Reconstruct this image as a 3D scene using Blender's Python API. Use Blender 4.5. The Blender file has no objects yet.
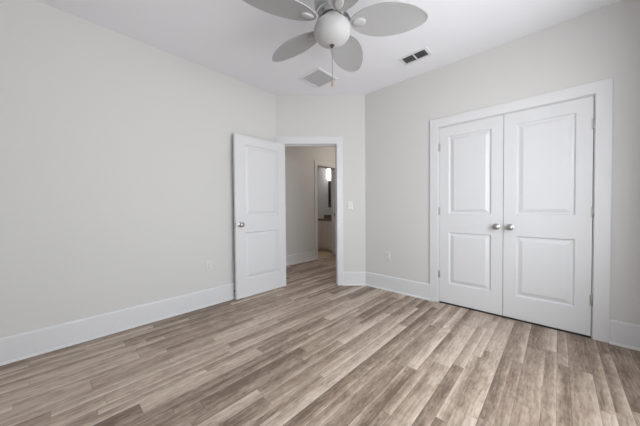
import bpy, bmesh, math
from mathutils import Matrix, Vector

S = bpy.context.scene
COL = S.collection
PI = math.pi

# ------------------------------------------------------------------ camera
# world axes: +x runs along the left wall (and the floor planks), +y along the closet wall
CAM_Z = 1.12
F_PX = 252.95
HEAD, PITCH_DOWN, ROLL = 0.7556, 0.0191, -0.0076     # heading from +x, slight downward pitch, slight roll
cam = bpy.data.cameras.new('camera')
cam.sensor_width = 36.0
cam.lens = F_PX / 640.0 * 36.0
cam.clip_start = 0.02
co = bpy.data.objects.new('camera', cam)
COL.objects.link(co)
fw_ = Vector((math.cos(HEAD) * math.cos(PITCH_DOWN), math.sin(HEAD) * math.cos(PITCH_DOWN), -math.sin(PITCH_DOWN)))
r0_ = Vector((math.sin(HEAD), -math.cos(HEAD), 0))
u0_ = r0_.cross(fw_)
r_ax = r0_ * math.cos(ROLL) + u0_ * math.sin(ROLL)
u_ax = u0_ * math.cos(ROLL) - r0_ * math.sin(ROLL)
co.matrix_world = Matrix.Translation((0, 0, CAM_Z)) @ Matrix((r_ax, u_ax, -fw_)).transposed().to_4x4()
S.camera = co

# ------------------------------------------------------------------ world: soft overcast daylight
w = bpy.data.worlds.new('world')
S.world = w
w.use_nodes = True
nt = w.node_tree
nt.nodes.clear()
out = nt.nodes.new('ShaderNodeOutputWorld')
bg = nt.nodes.new('ShaderNodeBackground')
tc = nt.nodes.new('ShaderNodeTexCoord')
sp = nt.nodes.new('ShaderNodeSeparateXYZ')
rp = nt.nodes.new('ShaderNodeValToRGB')
mr = nt.nodes.new('ShaderNodeMapRange')
mr.inputs['From Min'].default_value = -1
mr.inputs['From Max'].default_value = 1
nt.links.new(tc.outputs['Generated'], sp.inputs[0])
nt.links.new(sp.outputs['Z'], mr.inputs['Value'])
nt.links.new(mr.outputs[0], rp.inputs[0])
nt.links.new(rp.outputs[0], bg.inputs[0])
nt.links.new(bg.outputs[0], out.inputs[0])
e = rp.color_ramp.elements
e[0].position = 0.46
e[0].color = (0.96, 0.97, 0.98, 1)
e[1].position = 0.52
e[1].color = (0.91, 0.96, 1.0, 1)
SKY = 8.4
bg.inputs['Strength'].default_value = SKY

S.view_settings.view_transform = 'Standard'
S.view_settings.look = 'None'
S.view_settings.gamma = 1.0
S.view_settings.use_curve_mapping = False
S.view_settings.exposure = 0.0
S.cycles.max_bounces = 16
S.cycles.diffuse_bounces = 10
S.cycles.transparent_max_bounces = 12

# room plan (metres)
XB, YN = -0.62, -0.56                   # wall behind (x), wall near right (y)
XR, YL = 3.114, 2.948                    # closet wall, left wall
TH = math.radians(44.144)               # direction the diagonal door wall faces away from the room
YD = 3.6491                             # its distance from the origin
H = 2.74
T = 0.115
WIN1 = (0.25, 2.34, 0.45, 2.25)         # window in the wall y = YN : x0 x1 z0 z1


def portal(name, loc, rot, sx, sy):
    l = bpy.data.lights.new(name, 'AREA')
    l.shape = 'RECTANGLE'
    l.size, l.size_y = sx, sy
    l.cycles.is_portal = True
    o = bpy.data.objects.new(name, l)
    COL.objects.link(o)
    o.location = loc
    o.rotation_euler = rot
    o['kind'] = 'helper'


portal('daylight_portal', ((WIN1[0] + WIN1[1]) / 2, YN - T - 0.03, (WIN1[2] + WIN1[3]) / 2), (PI / 2, 0, 0),
       WIN1[1] - WIN1[0], WIN1[3] - WIN1[2])

# ------------------------------------------------------------------ frames
C_, S_ = math.cos(TH), math.sin(TH)
E1 = Vector((S_, -C_, 0))               # along the diagonal wall, to the right
E2 = Vector((C_, S_, 0))                # through the diagonal wall into the hall


def W(X, Y, z=0.0):
    v = E1 * X + E2 * Y
    return Vector((v.x, v.y, z))


CAMM = Matrix(((E1.x, E2.x, 0, 0), (E1.y, E2.y, 0, 0), (0, 0, 1, 0), (0, 0, 0, 1)))
CAM_ROT = math.atan2(E1.y, E1.x)


# ------------------------------------------------------------------ materials
def principled(name, color, rough=0.5, metal=0.0, bump=0.0, bscale=200.0, spec=0.5):
    m = bpy.data.materials.new(name)
    m.use_nodes = True
    n = m.node_tree
    b = n.nodes['Principled BSDF']
    b.inputs['Base Color'].default_value = (*color, 1)
    b.inputs['Roughness'].default_value = rough
    b.inputs['Metallic'].default_value = metal
    b.inputs['Specular IOR Level'].default_value = spec
    tex = n.nodes.new('ShaderNodeTexNoise')
    tex.inputs['Scale'].default_value = bscale
    tex.inputs['Detail'].default_value = 3
    geo = n.nodes.new('ShaderNodeTexCoord')
    n.links.new(geo.outputs['Object'], tex.inputs['Vector'])
    mix = n.nodes.new('ShaderNodeMixRGB')
    mix.blend_type = 'MULTIPLY'
    mix.inputs['Fac'].default_value = 0.03
    mix.inputs['Color1'].default_value = (*color, 1)
    n.links.new(tex.outputs['Color'], mix.inputs['Color2'])
    n.links.new(mix.outputs[0], b.inputs['Base Color'])
    if bump:
        bp = n.nodes.new('ShaderNodeBump')
        bp.inputs['Strength'].default_value = bump
        bp.inputs['Distance'].default_value = 0.002
        n.links.new(tex.outputs['Fac'], bp.inputs['Height'])
        n.links.new(bp.outputs[0], b.inputs['Normal'])
    return m


M = {}
M['wall'] = principled('wall_paint', (0.64, 0.637, 0.627), 0.6, bump=0.06, bscale=260, spec=0.25)
M['ceiling'] = principled('ceiling_paint', (0.83, 0.835, 0.875), 0.8, bump=0.08, bscale=180, spec=0.2)
M['trim'] = principled('trim_paint', (0.695, 0.70, 0.715), 0.35, bump=0.02, bscale=120)
M['door'] = principled('door_paint', (0.69, 0.695, 0.71), 0.38, bump=0.03, bscale=150)
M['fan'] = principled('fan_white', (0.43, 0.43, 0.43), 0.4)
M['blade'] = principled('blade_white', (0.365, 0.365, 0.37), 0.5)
M['plate'] = principled('plate_white', (0.675, 0.67, 0.66), 0.3)
M['plate_slot'] = principled('plate_slot', (0.25, 0.25, 0.25), 0.5)
M['nickel'] = principled('satin_nickel', (0.42, 0.41, 0.40), 0.28, 1.0)
M['steel'] = principled('hinge_steel', (0.48, 0.48, 0.48), 0.4, 1.0)
M['bronze'] = principled('dark_metal', (0.12, 0.11, 0.10), 0.35, 0.8)
M['rubber_and_gap'] = principled('black_rubber_and_gap', (0.03, 0.03, 0.03), 0.6)
M['oak'] = principled('pull_wood', (0.36, 0.26, 0.15), 0.4)
M['vent_white'] = principled('vent_white', (0.72, 0.72, 0.74), 0.4)
M['vent_dark'] = principled('vent_duct', (0.05, 0.05, 0.055), 0.7)
M['vent_inner'] = principled('vent_inner_white', (0.80, 0.80, 0.81), 0.6)
M['vent_slat'] = principled('vent_slat', (0.45, 0.45, 0.46), 0.5)
M['vanity'] = principled('vanity_paint', (0.74, 0.68, 0.645), 0.45)
M['frame_black'] = principled('frame_black', (0.010, 0.010, 0.010), 0.65)
M['mirror'] = principled('mirror_glass', (0.85, 0.87, 0.87), 0.03, 1.0)
M['vinyl'] = principled('window_vinyl', (0.82, 0.82, 0.82), 0.35)


def glass_mat():
    m = bpy.data.materials.new('window_glass')
    m.use_nodes = True
    n = m.node_tree
    n.nodes.clear()
    o = n.nodes.new('ShaderNodeOutputMaterial')
    mx = n.nodes.new('ShaderNodeMixShader')
    tr = n.nodes.new('ShaderNodeBsdfTransparent')
    gl = n.nodes.new('ShaderNodeBsdfGlossy')
    gl.inputs['Roughness'].default_value = 0.02
    mx.inputs[0].default_value = 0.06
    n.links.new(tr.outputs[0], mx.inputs[1])
    n.links.new(gl.outputs[0], mx.inputs[2])
    n.links.new(mx.outputs[0], o.inputs[0])
    return m


M['glass'] = glass_mat()


def emit_mat(name, color, strength):
    m = bpy.data.materials.new(name)
    m.use_nodes = True
    b = m.node_tree.nodes['Principled BSDF']
    b.inputs['Base Color'].default_value = (0.9, 0.9, 0.88, 1)
    b.inputs['Emission Color'].default_value = (*color, 1)
    b.inputs['Emission Strength'].default_value = strength
    return m


M['hall_fill_glow'] = emit_mat('hall_fill_dome', (1.0, 0.88, 0.76), 50.0)  # glow of the unseen dome added to lift the hall
M['lamp_glow'] = emit_mat('lit_lamp_shade', (1.0, 0.96, 0.92), 15.0)


def globe_mat():
    m = principled('opal_glass', (0.46, 0.46, 0.465), 0.55)
    b = m.node_tree.nodes['Principled BSDF']
    b.inputs['Subsurface Weight'].default_value = 0.8
    b.inputs['Subsurface Radius'].default_value = (0.05, 0.05, 0.05)
    return m


M['globe'] = globe_mat()


class NB:
    """tiny helper to chain math nodes"""
    def __init__(s, n):
        s.n = n

    def m(s, op, a, b=None, c=None):
        k = s.n.nodes.new('ShaderNodeMath')
        k.operation = op
        for i, v in enumerate((a, b, c)):
            if v is None:
                continue
            if isinstance(v, (int, float)):
                k.inputs[i].default_value = v
            else:
                s.n.links.new(v, k.inputs[i])
        return k.outputs[0]

    def vec(s, x, y, z=0.0):
        k = s.n.nodes.new('ShaderNodeCombineXYZ')
        for i, v in enumerate((x, y, z)):
            if isinstance(v, (int, float)):
                k.inputs[i].default_value = v
            else:
                s.n.links.new(v, k.inputs[i])
        return k.outputs[0]


def plank_mat():
    m = bpy.data.materials.new('vinyl_plank_floor')
    m.use_nodes = True
    n = m.node_tree
    N = NB(n)
    b = n.nodes['Principled BSDF']
    tc = n.nodes.new('ShaderNodeTexCoord')
    sp = n.nodes.new('ShaderNodeSeparateXYZ')
    n.links.new(tc.outputs['Object'], sp.inputs[0])
    x, y = sp.outputs['X'], sp.outputs['Y']
    PW, PL = 0.079, 0.78
    yr0 = N.m('DIVIDE', y, PW)
    yr = N.m('ADD', yr0, N.m('MULTIPLY', N.m('SINE', N.m('MULTIPLY', yr0, 2.17)), 0.22))   # strips of mixed width
    row = N.m('FLOOR', yr)
    fy = N.m('FRACT', yr)
    wn1 = n.nodes.new('ShaderNodeTexWhiteNoise')
    wn1.noise_dimensions = '1D'
    n.links.new(row, wn1.inputs['W'])
    r1 = wn1.outputs['Value']
    xs = N.m('ADD', N.m('DIVIDE', x, PL), N.m('MULTIPLY', r1, 11.37))
    colm = N.m('FLOOR', xs)
    fx = N.m('FRACT', xs)
    wn = n.nodes.new('ShaderNodeTexWhiteNoise')
    wn.noise_dimensions = '2D'
    n.links.new(N.vec(row, colm), wn.inputs['Vector'])
    rid = wn.outputs['Value']
    sc = n.nodes.new('ShaderNodeSeparateColor')
    n.links.new(wn.outputs['Color'], sc.inputs[0])
    rid2 = sc.outputs['Green']
    rid3 = sc.outputs['Blue']
    # long grain, shifted on every plank
    gx = N.m('ADD', N.m('MULTIPLY', x, 4.5), N.m('MULTIPLY', rid, 37.0))
    gy = N.m('ADD', N.m('MULTIPLY', y, 60.0), N.m('MULTIPLY', rid2, 61.0))
    g = n.nodes.new('ShaderNodeTexNoise')
    g.inputs['Scale'].default_value = 1.0
    g.inputs['Detail'].default_value = 6
    g.inputs['Roughness'].default_value = 0.62
    g.inputs['Distortion'].default_value = 0.6
    n.links.new(N.vec(gx, gy), g.inputs['Vector'])
    # broad cloudy tone along the plank
    g2 = n.nodes.new('ShaderNodeTexNoise')
    g2.inputs['Scale'].default_value = 1.0
    g2.inputs['Detail'].default_value = 3
    n.links.new(N.vec(N.m('ADD', N.m('MULTIPLY', x, 5.0), N.m('MULTIPLY', rid3, 50.0)),
                      N.m('ADD', N.m('MULTIPLY', y, 13.0), N.m('MULTIPLY', rid, 23.0))), g2.inputs['Vector'])
    # fine mottling
    g4 = n.nodes.new('ShaderNodeTexNoise')
    g4.inputs['Scale'].default_value = 1.0
    g4.inputs['Detail'].default_value = 4
    n.links.new(N.vec(N.m('ADD', N.m('MULTIPLY', x, 20.0), N.m('MULTIPLY', rid2, 50.0)),
                      N.m('ADD', N.m('MULTIPLY', y, 75.0), N.m('MULTIPLY', rid, 23.0))), g4.inputs['Vector'])
    # dark knots / checks
    g3 = n.nodes.new('ShaderNodeTexNoise')
    g3.inputs['Scale'].default_value = 1.0
    g3.inputs['Detail'].default_value = 2
    n.links.new(N.vec(N.m('ADD', N.m('MULTIPLY', x, 11.0), N.m('MULTIPLY', rid2, 50.0)),
                      N.m('ADD', N.m('MULTIPLY', y, 45.0), N.m('MULTIPLY', rid3, 23.0))), g3.inputs['Vector'])
    knot = n.nodes.new('ShaderNodeMapRange')
    knot.inputs['From Min'].default_value = 0.63
    knot.inputs['From Max'].default_value = 0.78
    n.links.new(g3.outputs['Fac'], knot.inputs['Value'])
    # a pale sapwood side on many planks, on one edge or the other
    flip = N.m('GREATER_THAN', rid2, 0.86)
    fs = N.m('ADD', N.m('MULTIPLY', flip, fy), N.m('MULTIPLY', N.m('SUBTRACT', 1.0, flip), N.m('SUBTRACT', 1.0, fy)))
    wav = N.m('MULTIPLY', N.m('SUBTRACT', g2.outputs['Fac'], 0.5), 0.7)
    fs = N.m('MINIMUM', 1.0, N.m('MAXIMUM', 0.0, N.m('ADD', fs, wav)))
    side = N.m('MULTIPLY', N.m('POWER', fs, 2.0), N.m('ADD', N.m('MULTIPLY', rid3, 0.45), 0.12))
    t = N.m('ADD', N.m('MULTIPLY', rid, 0.56), 0.03)
    t = N.m('ADD', t, side)
    t = N.m('ADD', t, N.m('MULTIPLY', N.m('SUBTRACT', g2.outputs['Fac'], 0.5), 0.42))
    t = N.m('ADD', t, N.m('MULTIPLY', N.m('SUBTRACT', g.outputs['Fac'], 0.5), 0.85))
    t = N.m('ADD', t, N.m('MULTIPLY', N.m('SUBTRACT', g4.outputs['Fac'], 0.5), 0.65))
    t = N.m('SUBTRACT', t, N.m('MULTIPLY', knot.outputs[0], 0.34))
    rp = n.nodes.new('ShaderNodeValToRGB')
    n.links.new(t, rp.inputs[0])
    el = rp.color_ramp.elements
    el[0].position = 0.0
    el[0].color = (0.155, 0.108, 0.079, 1)
    el[1].position = 1.0
    el[1].color = (0.66, 0.565, 0.475, 1)
    a = el.new(0.35)
    a.color = (0.335, 0.257, 0.200, 1)
    a = el.new(0.65)
    a.color = (0.50, 0.41, 0.335, 1)
    # seams
    ex = N.m('MULTIPLY', N.m('MINIMUM', fx, N.m('SUBTRACT', 1.0, fx)), PL)
    ey = N.m('MULTIPLY', N.m('MINIMUM', fy, N.m('SUBTRACT', 1.0, fy)), PW)
    seam = N.m('LESS_THAN', N.m('MINIMUM', ex, ey), 0.0011)
    mx = n.nodes.new('ShaderNodeMixRGB')
    n.links.new(N.m('MULTIPLY', seam, 0.60), mx.inputs['Fac'])
    n.links.new(rp.outputs[0], mx.inputs['Color1'])
    mx.inputs['Color2'].default_value = (0.08, 0.06, 0.05, 1)
    n.links.new(mx.outputs[0], b.inputs['Base Color'])
    rr = n.nodes.new('ShaderNodeMapRange')
    rr.inputs['To Min'].default_value = 0.36
    rr.inputs['To Max'].default_value = 0.52
    n.links.new(g.outputs['Fac'], rr.inputs['Value'])
    n.links.new(rr.outputs[0], b.inputs['Roughness'])
    b.inputs['Specular IOR Level'].default_value = 0.4
    bp = n.nodes.new('ShaderNodeBump')
    bp.inputs['Strength'].default_value = 0.12
    bp.inputs['Distance'].default_value = 0.001
    n.links.new(g.outputs['Fac'], bp.inputs['Height'])
    n.links.new(bp.outputs[0], b.inputs['Normal'])
    return m


M['floor'] = plank_mat()


def granite_mat():
    m = bpy.data.materials.new('granite')
    m.use_nodes = True
    n = m.node_tree
    b = n.nodes['Principled BSDF']
    tc = n.nodes.new('ShaderNodeTexCoord')
    v = n.nodes.new('ShaderNodeTexNoise')
    v.inputs['Scale'].default_value = 70
    v.inputs['Detail'].default_value = 5
    n.links.new(tc.outputs['Object'], v.inputs['Vector'])
    rp = n.nodes.new('ShaderNodeValToRGB')
    n.links.new(v.outputs['Fac'], rp.inputs[0])
    el = rp.color_ramp.elements
    el[0].position = 0.35
    el[0].color = (0.04, 0.03, 0.022, 1)
    el[1].position = 0.7
    el[1].color = (0.30, 0.24, 0.17, 1)
    n.links.new(rp.outputs[0], b.inputs['Base Color'])
    b.inputs['Roughness'].default_value = 0.2
    return m


M['granite'] = granite_mat()


def tile_mat():
    m = bpy.data.materials.new('bath_tile')
    m.use_nodes = True
    n = m.node_tree
    b = n.nodes['Principled BSDF']
    tc = n.nodes.new('ShaderNodeTexCoord')
    br = n.nodes.new('ShaderNodeTexBrick')
    br.offset = 0
    br.inputs['Scale'].default_value = 1.0
    br.inputs['Brick Width'].default_value = 0.33
    br.inputs['Row Height'].default_value = 0.33
    br.inputs['Mortar Size'].default_value = 0.004
    br.inputs['Color1'].default_value = (0.46, 0.34, 0.22, 1)
    br.inputs['Color2'].default_value = (0.42, 0.31, 0.20, 1)
    br.inputs['Mortar'].default_value = (0.34, 0.27, 0.19, 1)
    n.links.new(tc.outputs['Object'], br.inputs['Vector'])
    n.links.new(br.outputs['Color'], b.inputs['Base Color'])
    b.inputs['Roughness'].default_value = 0.4
    return m


M['tile'] = tile_mat()


# ------------------------------------------------------------------ mesh builder
class MB:
    def __init__(s):
        s.v, s.f = [], []

    def add(s, verts, faces, mat=None):
        o = len(s.v)
        for p in verts:
            p = Vector(p)
            s.v.append(mat @ p if mat else p)
        s.f += [tuple(i + o for i in f) for f in faces]
        return s

    def box(s, x0, x1, y0, y1, z0, z1, mat=None):
        v = [(x0, y0, z0), (x1, y0, z0), (x1, y1, z0), (x0, y1, z0), (x0, y0, z1), (x1, y0, z1), (x1, y1, z1), (x0, y1, z1)]
        f = [(3, 2, 1, 0), (4, 5, 6, 7), (0, 1, 5, 4), (1, 2, 6, 5), (2, 3, 7, 6), (3, 0, 4, 7)]
        return s.add(v, f, mat)

    def prism(s, poly, z0, z1, mat=None):
        """counter-clockwise plan polygon extruded in z"""
        n = len(poly)
        v = [(p[0], p[1], z0) for p in poly] + [(p[0], p[1], z1) for p in poly]
        f = [tuple(range(n - 1, -1, -1)), tuple(range(n, 2 * n))]
        f += [(i, (i + 1) % n, (i + 1) % n + n, i + n) for i in range(n)]
        return s.add(v, f, mat)

    def lathe(s, prof, seg=32, mat=None):
        """profile [(r, z)] turned about z; r = 0 ends close the shape"""
        v, rings = [], []
        for r, z in prof:
            if r < 1e-6:
                rings.append([len(v)])
                v.append((0, 0, z))
            else:
                rings.append(list(range(len(v), len(v) + seg)))
                v += [(r * math.cos(2 * PI * k / seg), r * math.sin(2 * PI * k / seg), z) for k in range(seg)]
        f = []
        for a, b in zip(rings, rings[1:]):
            for k in range(seg):
                k2 = (k + 1) % seg
                if len(a) == 1 and len(b) > 1:
                    f.append((a[0], b[k2], b[k]))
                elif len(b) == 1 and len(a) > 1:
                    f.append((a[k], a[k2], b[0]))
                elif len(a) > 1:
                    f.append((a[k], a[k2], b[k2], b[k]))
        if len(rings[0]) > 1:
            f.append(tuple(reversed(rings[0])))
        if len(rings[-1]) > 1:
            f.append(tuple(rings[-1]))
        return s.add(v, f, mat)

    def build(s, name, mat, parent=None, smooth=False, loc=(0, 0, 0), rotz=0, bevel=0):
        me = bpy.data.meshes.new(name)
        me.from_pydata([tuple(p) for p in s.v], [], s.f)
        bm = bmesh.new()
        bm.from_mesh(me)
        bmesh.ops.recalc_face_normals(bm, faces=bm.faces)
        bm.to_mesh(me)
        bm.free()
        me.materials.append(mat)
        o = bpy.data.objects.new(name, me)
        COL.objects.link(o)
        if smooth:
            for p in me.polygons:
                p.use_smooth = True
            me.set_sharp_from_angle(angle=math.radians(40))
        if parent:
            o.parent = parent
        o.location = loc
        o.rotation_euler = (0, 0, rotz)
        if bevel:
            b = o.modifiers.new('bevel', 'BEVEL')
            b.width = bevel
            b.segments = 2
            b.limit_method = 'ANGLE'
        return o


def tag(o, label, cat, group=None, kind=None):
    o['label'] = label
    o['category'] = cat
    if group:
        o['group'] = group
    if kind:
        o['kind'] = kind
    return o


def struct(o, label, cat):
    return tag(o, label, cat, None, 'structure')


def empty(name, loc, rotz=0):
    o = bpy.data.objects.new(name, None)
    o.empty_display_size = 0.1
    COL.objects.link(o)
    o.location = loc
    o.rotation_euler = (0, 0, rotz)
    return o


# ------------------------------------------------------------------ key plan points
def on_x(Y, x):                         # X on camera depth line Y where world x is given
    return (x - E2.x * Y) / E1.x


def on_y(Y, y):
    return (y - E2.y * Y) / E1.y


PL_ = W(on_y(YD, YL), YD)               # left / diagonal corner (room side)
PR_ = W(on_x(YD, XR), YD)               # diagonal / right corner (room side)
PLo = W(on_y(YD + T, YL + T), YD + T)
PRo = W(on_x(YD + T, XR + T), YD + T)
XLc, XRc = on_y(YD, YL), on_x(YD, XR)
XLo, XRo = on_y(YD + T, YL + T), on_x(YD + T, XR + T)

HALL_Y = 3.875                           # hall wall with the bathroom door
HX0, HX1 = 1.2, 6.0
BX0, BX1, BY1 = 3.6, 5.5, 5.6           # bathroom
HRY = PRo.y - 0.005                     # hall wall on the closet side

# ------------------------------------------------------------------ floor and ceiling
o = MB().box(XB - T, HX1 + T, YN - T, HALL_Y + 0.06, -0.1, 0).build('floor', M['floor'])
struct(o, 'greige wood plank floor with mixed light and dark strips', 'floor')
o = MB().box(BX0 - T, HX1 + T, HALL_Y + 0.06, BY1 + T, -0.1, 0).build('floor_bathroom', M['tile'])
struct(o, 'tan tile floor of the bathroom beyond the hall', 'floor')
o = MB().box(XB - T, HX1 + T, YN - T, BY1 + T, H, H + 0.1).build('ceiling', M['ceiling'])
struct(o, 'plain white painted ceiling', 'ceiling')

# ------------------------------------------------------------------ walls
m = MB().prism([(XB, YL), (PL_.x, PL_.y), (PLo.x, PLo.y), (XB, YL + T)], 0, H)
struct(m.build('wall_left', M['wall']), 'long pale grey painted wall on the left of the room', 'wall')

# diagonal wall, built in camera-aligned plan coordinates
DO0, DO1, DH = -0.466, 0.294, 2.036     # door opening
JT = 0.018                              # jamb thickness
m = MB()
m.prism([(XLc, YD), (DO0 - JT, YD), (DO0 - JT, YD + T), (XLo, YD + T)], 0, H, CAMM)
m.prism([(DO1 + JT, YD), (XRc, YD), (XRo, YD + T), (DO1 + JT, YD + T)], 0, H, CAMM)
m.box(DO0 - JT, DO1 + JT, YD, YD + T, DH + JT, H, CAMM)
struct(m.build('wall_diagonal', M['wall']), 'short pale grey diagonal wall holding the open doorway', 'wall')

CO0, CO1, CH = -0.212, 1.018, 2.042     # closet opening along y
m = MB()
m.box(XR, XR + T, YN, CO0 - JT, 0, H)
m.prism([(XR, CO1 + JT), (XR + T, CO1 + JT), (PRo.x, PRo.y), (PR_.x, PR_.y)], 0, H)
m.box(XR, XR + T, CO0 - JT, CO1 + JT, CH + JT, H)
struct(m.build('wall_right', M['wall']), 'pale grey painted wall around the double closet doors', 'wall')

m = MB().box(XB - T, XB, YN - T, YL + T, 0, H)
struct(m.build('wall_back', M['wall']), 'plain pale grey wall behind the viewer', 'wall')
m = MB()
m.box(XB, WIN1[0], YN - T, YN, 0, H).box(WIN1[1], XR + T, YN - T, YN, 0, H)
m.box(WIN1[0], WIN1[1], YN - T, YN, 0, WIN1[2]).box(WIN1[0], WIN1[1], YN - T, YN, WIN1[3], H)
struct(m.build('wall_near', M['wall']), 'pale grey window wall out of frame to the right', 'wall')

# closet, hall and bathroom shells
m = MB().box(XR + T + 0.62, XR + 2 * T + 0.62, YN - T, HRY - T, 0, H).box(XR + T, XR + T + 0.62, YN - T, YN, 0, H)
struct(m.build('wall_closet', M['wall']), 'inner walls of the closet behind its closed doors', 'wall')
m = MB().box(XR + T, HX1, HRY - T, HRY, 0, H).box(HX1, HX1 + T, HRY - T, HALL_Y, 0, H).box(HX0 - T, HX0, YL + T, HALL_Y + T, 0, H)
struct(m.build('wall_hall_end', M['wall']), 'hall walls out of sight beside the doorway', 'wall')
BO0, BO1, BH = 4.028, 4.645, 2.058      # bathroom doorway along x
m = MB().box(HX0, BO0 - JT, HALL_Y, HALL_Y + T, 0, H).box(BO1 + JT, HX1 + T, HALL_Y, HALL_Y + T, 0, H)
m.box(BO0 - JT, BO1 + JT, HALL_Y, HALL_Y + T, BH + JT, H)
struct(m.build('wall_hall', M['wall']), 'grey hall wall seen through the open doorway', 'wall')
m = MB().box(BX1, BX1 + T, HALL_Y + T, BY1, 0, H).box(BX0, BX1 + T, BY1, BY1 + T, 0, H).box(BX0 - T, BX0, HALL_Y + T, BY1 + T, 0, H)
struct(m.build('wall_bathroom', M['wall']), 'grey bathroom wall behind the vanity and mirror', 'wall')


# ------------------------------------------------------------------ windows behind the viewer
def window(name, a0, a1, z0, z1, to_world, label):
    """a along the wall, d out of the room"""
    fr = MB()
    for (p0, p1, q0, q1) in ((a0, a0 + 0.05, z0, z1), (a1 - 0.05, a1, z0, z1), (a0 + 0.05, a1 - 0.05, z0, z0 + 0.05),
                             (a0 + 0.05, a1 - 0.05, z1 - 0.05, z1)):
        fr.box(p0, p1, 0.02, 0.09, q0, q1, to_world)
    zm = (z0 + z1) / 2
    fr.box(a0 + 0.05, a1 - 0.05, 0.03, 0.075, zm - 0.02, zm + 0.02, to_world)
    am = (a0 + a1) / 2
    fr.box(am - 0.03, am + 0.03, 0.025, 0.085, z0 + 0.05, zm - 0.02, to_world)
    fr.box(am - 0.03, am + 0.03, 0.025, 0.085, zm + 0.02, z1 - 0.05, to_world)
    o = fr.build(name, M['vinyl'])
    struct(o, label, 'window')
    for (p0, p1) in ((a0 + 0.05, am - 0.03), (am + 0.03, a1 - 0.05)):
        for (q0, q1) in ((z0 + 0.05, zm - 0.02), (zm + 0.02, z1 - 0.05)):
            MB().box(p0, p1, 0.050, 0.054, q0, q1, to_world).build('pane', M['glass'], o)


window('window_1', *WIN1, Matrix(((1, 0, 0, 0), (0, -1, 0, YN), (0, 0, 1, 0), (0, 0, 0, 1))),
       'white framed double window in the near wall')

# ------------------------------------------------------------------ baseboards with shoe moulding
BB_H, BB_T, SH = 0.193, 0.015, 0.019
PROF = [(0, 0), (BB_T + SH * 0.72, 0), (BB_T + SH * 0.66, SH * 0.45), (BB_T + SH * 0.42, SH * 0.80), (BB_T, SH),
        (BB_T, BB_H - 0.012), (BB_T - 0.004, BB_H - 0.003), (BB_T - 0.009, BB_H), (0, BB_H)]


def sweep(mb, path, side=1):
    """sweep PROF along plan points; the profile grows to the left (side=1) or right of the run"""
    pts = [Vector((p[0], p[1])) for p in path]
    n = len(pts)
    offs = []
    for i in range(n):
        d0 = (pts[i] - pts[i - 1]).normalized() if i > 0 else None
        d1 = (pts[i + 1] - pts[i]).normalized() if i < n - 1 else None
        n0 = Vector((-d0.y, d0.x)) * side if d0 else None
        n1 = Vector((-d1.y, d1.x)) * side if d1 else None
        if n0 is None:
            offs.append(n1)
        elif n1 is None:
            offs.append(n0)
        else:
            b = (n0 + n1).normalized()
            offs.append(b / b.dot(n0))
    v, f = [], []
    k = len(PROF)
    for p, of in zip(pts, offs):
        for (d, z) in PROF:
            q = p + of * d
            v.append((q.x, q.y, z))
    for i in range(n - 1):
        for j in range(k):
            j2 = (j + 1) % k
            f.append((i * k + j, (i + 1) * k + j, (i + 1) * k + j2, i * k + j2))
    f.append(tuple(range(k)))
    f.append(tuple(range((n - 1) * k + k - 1, (n - 1) * k - 1, -1)))
    return mb.add(v, f)


CW_D = 0.084
CW, CR, CT = 0.094, 0.006, 0.018        # casing width, reveal, thickness
g0 = W(DO1 + CR + CW_D, YD)
o = sweep(MB(), [(XB + 0.02, YL), (PL_.x - 0.012, PL_.y)], -1).build('baseboard_left', M['trim'])
struct(o, 'tall white baseboard along the left wall', 'baseboard')
o = sweep(MB(), [(g0.x, g0.y), (PR_.x, PR_.y), (XR, CO1 + CR + CW)], -1).build('baseboard_corner', M['trim'])
struct(o, 'tall white baseboard turning the corner between doorway and closet', 'baseboard')
o = sweep(MB(), [(XR, CO0 - CR - CW), (XR, YN + 0.02)], -1).build('baseboard_right', M['trim'])
struct(o, 'tall white baseboard right of the closet doors', 'baseboard')
o = sweep(MB(), [(HX0 + 0.02, HALL_Y), (BO0 - CR - 0.085, HALL_Y)], -1).build('baseboard_hall', M['trim'])
struct(o, 'white baseboard along the hall wall', 'baseboard')


# ------------------------------------------------------------------ door frames (casing + jamb + stop)
def frame(name, a0, a1, h, depth, mat, label, stop_at=0.045, casing_left=CW, casing_right=CW, both=True):
    """a along the wall, d from the room face (0) through the wall (depth)"""
    m = MB()
    # jamb liner
    m.box(a0 - JT, a0, 0, depth, 0, h, mat).box(a1, a1 + JT, 0, depth, 0, h, mat).box(a0 - JT, a1 + JT, 0, depth, h, h + JT, mat)
    # stops
    m.box(a0, a0 + 0.011, stop_at, stop_at + 0.03, 0, h, mat).box(a1 - 0.011, a1, stop_at, stop_at + 0.03, 0, h, mat)
    m.box(a0 + 0.011, a1 - 0.011, stop_at, stop_at + 0.03, h - 0.011, h, mat)
    # flat casing with eased outer edge, mitred corners
    for d0, sgn in ([(0, -1)] + ([(depth, 1)] if both else [])):
        ia0, ia1, ih = a0 - CR, a1 + CR, h + CR
        oa0, oa1, oh = ia0 - casing_left, ia1 + casing_right, ih + 0.100
        t0, t1 = d0, d0 + sgn * CT
        p = [(oa0, 0), (oa0, oh), (oa1, oh), (oa1, 0), (ia1, 0), (ia1, ih), (ia0, ih), (ia0, 0)]
        m.add([(a, t0, z) for a, z in p] + [(a, t1, z) for a, z in p],
              [tuple(range(8)), tuple(range(15, 7, -1))] + [(k, (k + 1) % 8, (k + 1) % 8 + 8, k + 8) for k in range(8)], mat)
    o = m.build(name, M['trim'], bevel=0.003)
    return struct(o, label, 'door frame')


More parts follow.
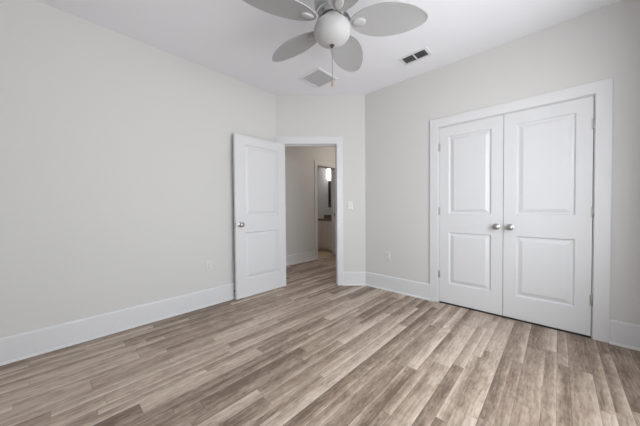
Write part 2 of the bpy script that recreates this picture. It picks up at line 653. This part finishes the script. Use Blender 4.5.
DIAG = CAMM @ Matrix.Translation((0, YD, 0))
frame('trim_1', DO0, DO1, DH, T, DIAG, 'white casing and jamb of the open doorway', casing_left=(DO0 - CR) - XLc - 0.002, casing_right=CW_D)
CLO = Matrix(((0, 1, 0, XR), (1, 0, 0, 0), (0, 0, 1, 0), (0, 0, 0, 1)))
frame('trim_2', CO0, CO1, CH, T, CLO, 'wide white casing around the closet doors', both=False)
BTH = Matrix(((1, 0, 0, 0), (0, 1, 0, HALL_Y), (0, 0, 1, 0), (0, 0, 0, 1)))
tr3 = frame('trim_3', BO0, BO1, BH, T, BTH, 'white casing of the bathroom doorway in the hall', stop_at=0.05, casing_left=0.085)


o = MB().box(XR + 0.001, XR + 0.036, CO0 + 0.002, CO1 - 0.002, 0.0, 0.003).build('closet_gap_shade', M['rubber_and_gap'])  # black strip paints the shade in the gap below the closet doors
struct(o, 'black strip standing in for shade in the gap under the closet doors', 'gap shade')

# ------------------------------------------------------------------ two-panel doors
def door_mesh(w_, h_, t_, st, levels):
    """x 0..w, y 0 (front) .. t (back), z 0..h ; levels = (bottom rail, lower top, upper bottom, upper top)"""
    m = MB()
    xs = [0, st, w_ - st, w_]
    zs = [0] + list(levels) + [h_]
    for yf, inw in ((0.0, 1), (t_, -1)):
        for i in range(3):
            for j in range(5):
                x0, x1, z0, z1 = xs[i], xs[i + 1], zs[j], zs[j + 1]
                if i == 1 and j in (1, 3):
                    rings = [(0.0, 0.0), (0.003, 0.004), (0.010, 0.0145), (0.020, 0.0150), (0.024, 0.0140), (0.050, 0.0030), (0.055, 0.0022)]
                    vv = []
                    for ins, dep in rings:
                        y = yf + inw * dep
                        vv += [(x0 + ins, y, z0 + ins), (x1 - ins, y, z0 + ins), (x1 - ins, y, z1 - ins), (x0 + ins, y, z1 - ins)]
                    ff = []
                    for k in range(len(rings) - 1):
                        for c in range(4):
                            c2 = (c + 1) % 4
                            q = (k * 4 + c, k * 4 + c2, k * 4 + 4 + c2, k * 4 + 4 + c)
                            ff.append(q)
                    L = (len(rings) - 1) * 4
                    ff.append((L, L + 1, L + 2, L + 3))
                    m.add(vv, ff)
                else:
                    m.add([(x0, yf, z0), (x1, yf, z0), (x1, yf, z1), (x0, yf, z1)], [(0, 1, 2, 3)])
    for j in range(5):
        for xx in (0, w_):
            m.add([(xx, 0, zs[j]), (xx, t_, zs[j]), (xx, t_, zs[j + 1]), (xx, 0, zs[j + 1])], [(0, 1, 2, 3)])
    for i in range(3):
        for zz in (0, h_):
            m.add([(xs[i], 0, zz), (xs[i], t_, zz), (xs[i + 1], t_, zz), (xs[i + 1], 0, zz)], [(0, 1, 2, 3)])
    return m


def door(name, w_, h_, t_, st, levels, loc, rotz, label):
    m = door_mesh(w_, h_, t_, st, levels)
    o = m.build(name, M['door'])
    bm = bmesh.new()
    bm.from_mesh(o.data)
    bmesh.ops.remove_doubles(bm, verts=bm.verts, dist=1e-5)
    bmesh.ops.recalc_face_normals(bm, faces=bm.faces)
    bm.to_mesh(o.data)
    bm.free()
    o.location = loc
    o.rotation_euler = (0, 0, rotz)
    return struct(o, label, 'door')


def knob_profile(dummy=False):
    return [(0, 0.0), (0.031, 0.0), (0.032, 0.003), (0.030, 0.007), (0.022, 0.010), (0.013, 0.013), (0.0115, 0.022), (0.014, 0.030),
            (0.022, 0.034), (0.027, 0.041), (0.0285, 0.049), (0.027, 0.056), (0.021, 0.061), (0.010, 0.063), (0, 0.0632)]


def knob(parent, x, y, z, outward, label=None):
    """outward = +1 / -1 along local y"""
    R = Matrix.Translation((x, y, z)) @ Matrix.Rotation(-outward * PI / 2, 4, 'X')
    o = MB().lathe(knob_profile(), 28, R).build('knob', M['nickel'], parent, smooth=True)
    o['label'] = label or 'brushed nickel knob'
    return o


def hinge(parent, x, y, z, mat='steel'):
    m = MB()
    m.lathe([(0, -0.045), (0.004, -0.045), (0.0065, -0.042), (0.0065, 0.042), (0.004, 0.045), (0, 0.045)], 12, Matrix.Translation((x, y, z)))
    m.box(x - 0.012, x + 0.012, y + 0.0035, y + 0.0085, z - 0.044, z + 0.044)
    o = m.build('hinge', M[mat], parent, smooth=True)
    o['label'] = 'small satin metal hinge'
    return o


LEV = (0.222, 0.815, 1.025, 1.910)
# room door: front (y=0) is the face that closes against the room
LW = 0.766
swing = PI - 0.012                      # the open leaf lies nearly parallel to the left wall
hp = W(DO0 + 0.003, YD - 0.003, 0.010)
d1 = door('door_1', LW, 2.018, 0.035, 0.128, LEV, hp, swing,
          'white two panel door swung open against the left wall')
# local +y of the swung leaf points to the viewer (the hall face of the door)
knob(d1, LW - 0.062, 0.0352, 0.915, 1)
knob(d1, LW - 0.062, -0.0002, 0.915, -1)
m = MB().box(LW - 0.0005, LW + 0.0012, 0.006, 0.029, 0.875, 0.935)
m.build('latch_plate', M['nickel'], d1)
for z in (0.20, 1.01, 1.83):
    hinge(d1, 0.0, -0.004, z)

# closet pair: front face towards the room (-x world)
gap = 0.004
mid = (CO0 + CO1) / 2
lw = (CO1 - CO0) / 2 - 1.5 * gap
KZ = 0.917
d2 = door('door_2', lw, 2.0225, 0.035, 0.100, LEV, (XR + 0.002, CO1 - gap, 0.017), -PI / 2,
          'white two panel closet door, left one of the pair')
knob(d2, lw - 0.055, -0.0002, KZ - 0.017, -1)
for z in (0.324, 1.059, 1.798):
    hinge(d2, -0.002, -0.006, z)
d3 = door('door_3', lw, 2.0225, 0.035, 0.100, LEV, (XR + 0.002, CO0 + gap + lw, 0.017), -PI / 2,
          'white two panel closet door, right one of the pair')
knob(d3, 0.055, -0.0002, KZ - 0.017, -1)
for z in (0.308, 1.057, 1.790):
    hinge(d3, lw + 0.003, -0.010, z)


# ------------------------------------------------------------------ small wall fittings
def wall_matrix(pos, inward):
    """local x along the wall, local y out of the wall into the room"""
    n = Vector(inward).normalized()
    return pos, math.atan2(n.y, n.x) - PI / 2


def plate_mesh(wd, ht, th):
    m = MB()
    r = 0.005
    m.add([(-wd / 2, 0, -ht / 2), (wd / 2, 0, -ht / 2), (wd / 2, 0, ht / 2), (-wd / 2, 0, ht / 2),
           (-wd / 2, th * 0.4, -ht / 2), (wd / 2, th * 0.4, -ht / 2), (wd / 2, th * 0.4, ht / 2), (-wd / 2, th * 0.4, ht / 2),
           (-wd / 2 + r, th, -ht / 2 + r), (wd / 2 - r, th, -ht / 2 + r), (wd / 2 - r, th, ht / 2 - r), (-wd / 2 + r, th, ht / 2 - r)],
          [(0, 1, 2, 3), (0, 1, 5, 4), (1, 2, 6, 5), (2, 3, 7, 6), (3, 0, 4, 7), (4, 5, 9, 8), (5, 6, 10, 9), (6, 7, 11, 10), (7, 4, 8, 11), (8, 9, 10, 11)])
    return m


def outlet(pos, inward, label):
    p, rz = wall_matrix(pos, inward)
    root = empty('wall_outlet', p, rz)
    tag(root, label, 'outlet', 'white wall outlets')
    plate_mesh(0.072, 0.116, 0.006).build('cover_plate', M['plate'], root)
    for s in (-1, 1):
        rcp = MB()
        R = Matrix.Translation((0, 0.0055, s * 0.0195)) @ Matrix.Rotation(-PI / 2, 4, 'X')
        rcp.lathe([(0, 0), (0.0165, 0), (0.0165, 0.002), (0.015, 0.0032), (0, 0.0032)], 24, R)
        r_ = rcp.build('receptacle', M['plate'], root, smooth=True)
        sl = MB()
        for dx in (-0.006, 0.006):
            sl.box(dx - 0.001, dx + 0.001, 0.0086, 0.0089, s * 0.0195 - 0.002, s * 0.0195 + 0.006)
        sl.box(-0.002, 0.002, 0.0086, 0.0089, s * 0.0195 - 0.010, s * 0.0195 - 0.006)
        sl.build('slot', M['plate_slot'], r_)
    return root


outlet((1.242, YL, 0.464), (0, -1, 0), 'white wall outlet low on the left wall, left of the open door')
outlet((XR, 1.674, 0.465), (-1, 0, 0), 'white wall outlet low on the wall between doorway and closet')

p, rz = wall_matrix(W(0.493, YD, 1.155), -E2)
sw = empty('light_switch', p, rz)
tag(sw, 'white light switch on the wall just right of the doorway', 'light switch')
plate_mesh(0.072, 0.116, 0.006).build('cover_plate', M['plate'], sw)
tg = MB().box(-0.0055, 0.0055, 0.0055, 0.0075, -0.012, 0.012)
tg.add([(-0.004, 0.007, -0.006), (0.004, 0.007, -0.006), (0.004, 0.007, 0.006), (-0.004, 0.007, 0.006),
        (-0.0035, 0.018, 0.004), (0.0035, 0.018, 0.004), (0.0035, 0.017, 0.011), (-0.0035, 0.017, 0.011)],
       [(0, 1, 2, 3), (4, 5, 6, 7), (0, 1, 5, 4), (1, 2, 6, 5), (2, 3, 7, 6), (3, 0, 4, 7)])
tg.build('toggle', M['plate'], sw)

# strike plates on the right jambs
sk = MB().box(DO1 - 0.0018, DO1 + 0.0002, YD + 0.006, YD + 0.036, 0.910, 0.970, CAMM)
sk.box(DO1 - 0.0018, DO1 + 0.0035, YD - 0.0035, YD + 0.008, 0.920, 0.960, CAMM)
tag(sk.build('strike_plate', M['nickel']), 'small nickel strike plate on the right jamb of the open doorway', 'strike plate')
sk = MB().box(BO1 - 0.0018, BO1 + 0.0002, HALL_Y + 0.006, HALL_Y + 0.038, 0.935, 0.995)
tag(sk.build('strike_plate', M['bronze']), 'dark strike plate on the bathroom doorway jamb in the hall', 'strike plate')

# door stop on the baseboard behind the open door
ds = empty('door_stop', (1.550, YL - BB_T, 0.095), 0)
tag(ds, 'small dark door stop on the left baseboard behind the open door', 'door stop')
RX = Matrix.Rotation(PI / 2, 4, 'X')
MB().lathe([(0, 0), (0.013, 0), (0.013, 0.003), (0.006, 0.006), (0.0045, 0.010), (0.0045, 0.040), (0, 0.040)], 16, RX).build('rod', M['bronze'], ds, smooth=True)
MB().lathe([(0, 0.039), (0.009, 0.039), (0.0095, 0.044), (0.009, 0.052), (0.006, 0.055), (0, 0.055)], 16, RX).build('rubber_tip', M['rubber_and_gap'], ds, smooth=True)

# ------------------------------------------------------------------ ceiling air registers
rg = empty('ceiling_register', (2.702, 1.130, H), 0)
tag(rg, 'white rectangular ceiling register with two dark louvred halves', 'air vent')
HX, HY = 0.097, 0.153                   # half sizes (x, y)
IX, IY = 0.064, 0.124
m = MB()
ot, it = -0.002, -0.010
for sgn in (1,):
    o4 = [(-HX, -HY), (HX, -HY), (HX, HY), (-HX, HY)]
    i4 = [(-IX, -IY), (IX, -IY), (IX, IY), (-IX, IY)]
    vv = [(a, b, 0) for a, b in o4] + [(a, b, ot) for a, b in o4] + [(a * 0.97, b * 0.98, it) for a, b in o4] + [(a, b, it) for a, b in i4] + [(a, b, 0) for a, b in i4]
    ff = []
    for k in range(4):
        for c in range(4):
            ff.append((k * 4 + c, k * 4 + (c + 1) % 4, k * 4 + 4 + (c + 1) % 4, k * 4 + 4 + c))
    m.add(vv, ff)
m.build('frame', M['vent_white'], rg)
MB().box(-IX, IX, -0.006, 0.006, -0.0095, -0.001).build('divider', M['vent_white'], rg)
MB().box(-IX, IX, -IY, IY, -0.0012, 0.0).build('duct_backing', M['vent_dark'], rg)
for half in (-1, 1):
    for k in range(9):
        xx = -IX + 0.007 + k * (2 * IX - 0.014) / 8
        y0, y1 = (0.0065, IY - 0.0005) if half > 0 else (-IY + 0.0005, -0.0065)
        MB().add([(xx - 0.004, y0, -0.0088), (xx + 0.003, y0, -0.0022), (xx + 0.003, y1, -0.0022), (xx - 0.004, y1, -0.0088),
                  (xx - 0.0032, y0, -0.0092), (xx + 0.0038, y0, -0.0026), (xx + 0.0038, y1, -0.0026), (xx - 0.0032, y1, -0.0092)],
                 [(0, 1, 2, 3), (7, 6, 5, 4), (0, 4, 5, 1), (1, 5, 6, 2), (2, 6, 7, 3), (3, 7, 4, 0)]).build('louvre', M['vent_slat'], rg)

df = empty('ceiling_diffuser', (2.312, 2.193, H), 0)
tag(df, 'white square louvred air diffuser in the ceiling in front of the doorway', 'air vent')
A, B = 0.180, 0.150
m = MB()
o4 = [(-A, -A), (A, -A), (A, A), (-A, A)]
i4 = [(-B, -B), (B, -B), (B, B), (-B, B)]
vv = [(a, b, 0) for a, b in o4] + [(a, b, -0.003) for a, b in o4] + [(a * 0.95, b * 0.95, -0.014) for a, b in o4] + [(a, b, -0.014) for a, b in i4] + [(a, b, 0) for a, b in i4]
ff = []
for k in range(4):
    for c in range(4):
        ff.append((k * 4 + c, k * 4 + (c + 1) % 4, k * 4 + 4 + (c + 1) % 4, k * 4 + 4 + c))
m.add(vv, ff)
m.build('frame', M['vent_white'], df)
MB().box(-B, B, -B, B, -0.0012, 0.0).build('duct_backing', M['vent_inner'], df)
NS = 11
for k in range(NS):
    yy = -B + 0.004 + k * (2 * B - 0.008) / NS
    dd = (2 * B - 0.008) / NS
    MB().add([(-B + 0.0005, yy, -0.0125), (B - 0.0005, yy, -0.0125), (B - 0.0005, yy + dd * 1.02, -0.0015), (-B + 0.0005, yy + dd * 1.02, -0.0015),
              (-B + 0.0005, yy, -0.0137), (B - 0.0005, yy, -0.0137), (B - 0.0005, yy + dd * 1.02, -0.0027), (-B + 0.0005, yy + dd * 1.02, -0.0027)],
             [(0, 1, 2, 3), (7, 6, 5, 4), (0, 4, 5, 1), (1, 5, 6, 2), (2, 6, 7, 3), (3, 7, 4, 0)]).build('louvre', M['vent_white'], df)

# ------------------------------------------------------------------ ceiling fan
fan = empty('ceiling_fan', (1.373, 1.164, H), 0)
tag(fan, 'white five blade ceiling fan with round opal light globe and pull chain', 'ceiling fan')
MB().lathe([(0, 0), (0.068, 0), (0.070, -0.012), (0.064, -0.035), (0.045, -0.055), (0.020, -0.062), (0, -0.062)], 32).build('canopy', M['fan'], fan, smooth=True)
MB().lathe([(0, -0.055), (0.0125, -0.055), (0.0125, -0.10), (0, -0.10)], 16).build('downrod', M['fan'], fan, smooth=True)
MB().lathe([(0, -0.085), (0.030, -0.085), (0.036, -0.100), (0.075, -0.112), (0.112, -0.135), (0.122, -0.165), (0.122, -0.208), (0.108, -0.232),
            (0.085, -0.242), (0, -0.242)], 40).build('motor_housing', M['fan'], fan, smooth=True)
BZ = -0.330                              # blade plane below the ceiling
sh = MB().lathe([(0, -0.240), (0.088, -0.240), (0.088, -0.246), (0.080, -0.252), (0.078, -0.274), (0.072, -0.277), (0, -0.277)], 40).build('switch_housing', M['fan'], fan, smooth=True)
for k in range(7):
    a = 2 * PI * (k + 0.3) / 7
    MB().box(0.0755, 0.0790, -0.013, 0.013, -0.268, -0.261, Matrix.Rotation(a, 4, 'Z')).build('vent_slot', M['bronze'], sh)
MB().lathe([(0.066, -0.281), (0.0730, -0.281), (0.0730, -0.288), (0.066, -0.288)], 40).build('fitter_gap', M['bronze'], sh, smooth=True)
MB().lathe([(0, -0.275), (0.074, -0.275), (0.074, -0.280), (0.070, -0.282), (0.0655, -0.284), (0.0655, -0.302), (0.058, -0.303), (0, -0.303)], 40).build('light_fitter', M['fan'], fan, smooth=True)
GZ, GR, GV = 2.356 - H, 0.127, 0.094
prof = [(0.0640, GZ + GV * 0.864)]
a0 = math.asin(0.064 / GR)
for k in range(0, 25):
    a = a0 + (PI - a0) * k / 24
    zz = GZ + GV * math.cos(a)
    prof.append((max(GR * math.sin(a), 0.0), zz))
prof[-1] = (0.0, prof[-1][1])
MB().lathe(prof, 48).build('glass_globe', M['globe'], fan, smooth=True)
zb = GZ - GV
MB().lathe([(0, zb + 0.002), (0.014, zb + 0.001), (0.017, zb - 0.003), (0.013, zb - 0.007), (0.008, zb - 0.010), (0.010, zb - 0.015), (0.006, zb - 0.020), (0, zb - 0.021)],
           20).build('finial', M['bronze'], fan, smooth=True)
ch = MB()
zt, zl = zb - 0.020, 2.016 - H
nb = 60
for k in range(nb):
    zz = zt + (zl - zt) * k / (nb - 1)
    ch.lathe([(0, zz + 0.0026), (0.0025, zz + 0.0012), (0.0025, zz - 0.0012), (0, zz - 0.0026)], 6)
ch.lathe([(0, zt), (0.0010, zt), (0.0010, zl), (0, zl)], 6)
chain = ch.build('pull_chain', M['nickel'], fan, smooth=True)
MB().lathe([(0, zl + 0.002), (0.0035, zl), (0.0055, zl - 0.008), (0.0075, zl - 0.020), (0.0078, zl - 0.030), (0.005, zl - 0.038), (0, zl - 0.040)],
           16).build('wooden_pull', M['oak'], chain, smooth=True)['label'] = 'tan wooden pull knob'

# blades: broad leaf shapes, pitched
R0, R1, WMAX, PITCH = 0.125, 0.645, 0.122, math.radians(13)


def blade_half(t):
    """half width along the leaf, t 0..1"""
    return WMAX * (math.sin(PI * min(1.0, t ** 0.90 * 0.997)) ** 0.54) if 0 < t < 1 else 0.0


NT, NW = 28, 8
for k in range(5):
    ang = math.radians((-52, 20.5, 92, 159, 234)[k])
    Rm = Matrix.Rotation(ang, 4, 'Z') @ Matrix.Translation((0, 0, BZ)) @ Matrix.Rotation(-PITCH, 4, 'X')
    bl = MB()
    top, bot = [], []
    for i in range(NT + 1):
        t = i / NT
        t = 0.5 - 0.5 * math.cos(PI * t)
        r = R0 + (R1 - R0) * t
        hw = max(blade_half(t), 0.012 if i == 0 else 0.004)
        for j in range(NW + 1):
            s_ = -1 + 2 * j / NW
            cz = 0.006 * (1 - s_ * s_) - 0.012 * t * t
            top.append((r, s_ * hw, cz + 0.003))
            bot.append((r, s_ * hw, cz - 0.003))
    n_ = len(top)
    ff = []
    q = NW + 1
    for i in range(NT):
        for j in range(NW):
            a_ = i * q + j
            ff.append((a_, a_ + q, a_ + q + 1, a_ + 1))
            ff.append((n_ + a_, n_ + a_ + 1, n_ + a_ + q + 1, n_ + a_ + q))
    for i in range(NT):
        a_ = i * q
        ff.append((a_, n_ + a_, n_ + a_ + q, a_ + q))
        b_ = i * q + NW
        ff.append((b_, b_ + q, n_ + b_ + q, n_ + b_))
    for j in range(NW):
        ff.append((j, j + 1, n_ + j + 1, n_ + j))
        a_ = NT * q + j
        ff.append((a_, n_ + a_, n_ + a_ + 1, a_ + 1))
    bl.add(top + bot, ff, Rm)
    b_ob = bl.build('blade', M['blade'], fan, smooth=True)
    # blade iron: arm from the motor and the oval pad under the blade
    ir = MB()
    segs = [(0.080, 0.020, 0.090), (0.108, 0.016, 0.070), (0.132, 0.016, 0.012), (0.165, 0.018, -0.006)]
    vv, ff = [], []
    for (r, hw, zz) in segs:
        vv += [(r, -hw, zz - 0.004), (r, hw, zz - 0.004), (r, hw, zz + 0.004), (r, -hw, zz + 0.004)]
    for i in range(len(segs) - 1):
        for c in range(4):
            ff.append((i * 4 + c, i * 4 + 4 + c, i * 4 + 4 + (c + 1) % 4, i * 4 + (c + 1) % 4))
    ff += [(0, 1, 2, 3), (15, 14, 13, 12)]
    ir.add(vv, ff, Rm)
    pad = Rm @ Matrix.Translation((0.187, 0, 0)) @ Matrix.Diagonal((1.55, 1, 1, 1))
    ir.lathe([(0, -0.0115), (0.020, -0.011), (0.026, -0.009), (0.029, -0.005), (0.030, 0.004), (0, 0.004)], 28, pad)
    ir.build('blade_iron', M['fan'], b_ob, smooth=True)

# ------------------------------------------------------------------ bathroom beyond the hall
VX0, VX1, VY0, VY1 = 4.935, BX1 - 0.001, 4.065, 4.985
va = empty('bathroom_vanity', ((VX0 + VX1) / 2, (VY0 + VY1) / 2, 0))
tag(va, 'cream bathroom vanity cabinet with doors under a brown stone top', 'vanity')


def vb(m, x0, x1, y0, y1, z0, z1):
    c = va.location
    return m.box(x0 - c.x, x1 - c.x, y0 - c.y, y1 - c.y, z0, z1)


m = MB()
vb(m, VX0, VX1, VY0, VY1, 0.10, 0.785)
vb(m, VX0 + 0.06, VX1, VY0 + 0.01, VY1 - 0.01, 0.0, 0.10)
m.build('cabinet', M['vanity'], va, bevel=0.002)
nd = 2
wd = (VY1 - VY0 - 0.02) / nd
for k in range(nd):
    y0 = VY0 + 0.01 + k * wd + 0.014
    y1 = y0 + wd - 0.028
    m = MB()
    vb(m, VX0 - 0.018, VX0, y0, y1, 0.15, 0.60)
    # shaker rails raised over the field
    for (a, b, c, d) in ((y0, y1, 0.15, 0.21), (y0, y1, 0.54, 0.60), (y0, y0 + 0.06, 0.21, 0.54), (y1 - 0.06, y1, 0.21, 0.54)):
        vb(m, VX0 - 0.026, VX0 - 0.018, a, b, c, d)
    dr = m.build('door', M['vanity'], va)
    m = MB()
    vb(m, VX0 - 0.022, VX0, y0, y1, 0.625, 0.765)
    m.build('drawer_front', M['vanity'], va)
m = MB()
vb(m, VX0 - 0.030, VX1, VY0 - 0.015, VY1 + 0.02, 0.785, 0.825)
m.build('countertop', M['granite'], va, bevel=0.003)
m = MB()
vb(m, VX1 - 0.02, VX1, VY0 - 0.015, VY1 + 0.02, 0.825, 0.925)
m.build('backsplash', M['granite'], va)

MY0, MY1, MZ0, MZ1 = 4.13, 4.822, 1.143, 1.889
mi = empty('wall_mirror', (BX1, (MY0 + MY1) / 2, MZ0))
tag(mi, 'black framed mirror on the bathroom wall over the vanity', 'mirror')
my, mh = (MY1 - MY0) / 2, MZ1 - MZ0
fw = 0.072
m = MB()
m.box(-0.028, 0, -my, -my + fw, 0, mh).box(-0.028, 0, my - fw, my, 0, mh)
m.box(-0.028, 0, -my + fw, my - fw, 0, fw).box(-0.028, 0, -my + fw, my - fw, mh - fw, mh)
m.build('frame', M['frame_black'], mi)
MB().box(-0.012, 0, -my + fw, my - fw, fw, mh - fw).build('mirror_glass', M['mirror'], mi)

vl = empty('vanity_light', (BX1 - 0.001, (MY0 + MY1) / 2, 2.16))
tag(vl, 'lit bathroom wall light with glowing glass shades above the mirror', 'wall light')
MB().box(-0.025, 0, -0.30, 0.30, 0.085, 0.145).build('backplate', M['nickel'], vl, bevel=0.004)
for yy in (-0.25, 0.0, 0.25):
    m = MB()
    m.box(-0.105, -0.025, yy - 0.012, yy + 0.012, 0.100, 0.124)
    m.lathe([(0, 0.130), (0.026, 0.130), (0.030, 0.105), (0.030, 0.070), (0, 0.070)], 20, Matrix.Translation((-0.105, yy, 0)))
    m.build('arm', M['nickel'], vl, smooth=True)
    MB().lathe([(0, 0.072), (0.034, 0.070), (0.041, 0.04), (0.044, -0.05), (0.043, -0.230), (0, -0.232)], 24, Matrix.Translation((-0.105, yy, 0))).build('lamp_shade', M['lamp_glow'], vl, smooth=True)

# glowing dome added out of sight to brighten the hall
hl = empty('hall_fill_light', (4.55, 2.95, H), 0)
tag(hl, 'added unseen glowing dome that brightens the hall beyond the doorway', 'fill light')
MB().lathe([(0, 0), (0.150, 0), (0.152, -0.018), (0.140, -0.024), (0, -0.024)], 36).build('base_ring', M['nickel'], hl, smooth=True)
MB().lathe([(0.138, -0.022), (0.130, -0.050), (0.095, -0.080), (0.045, -0.095), (0, -0.098)], 36).build('lamp_shade', M['hall_fill_glow'], hl, smooth=True)
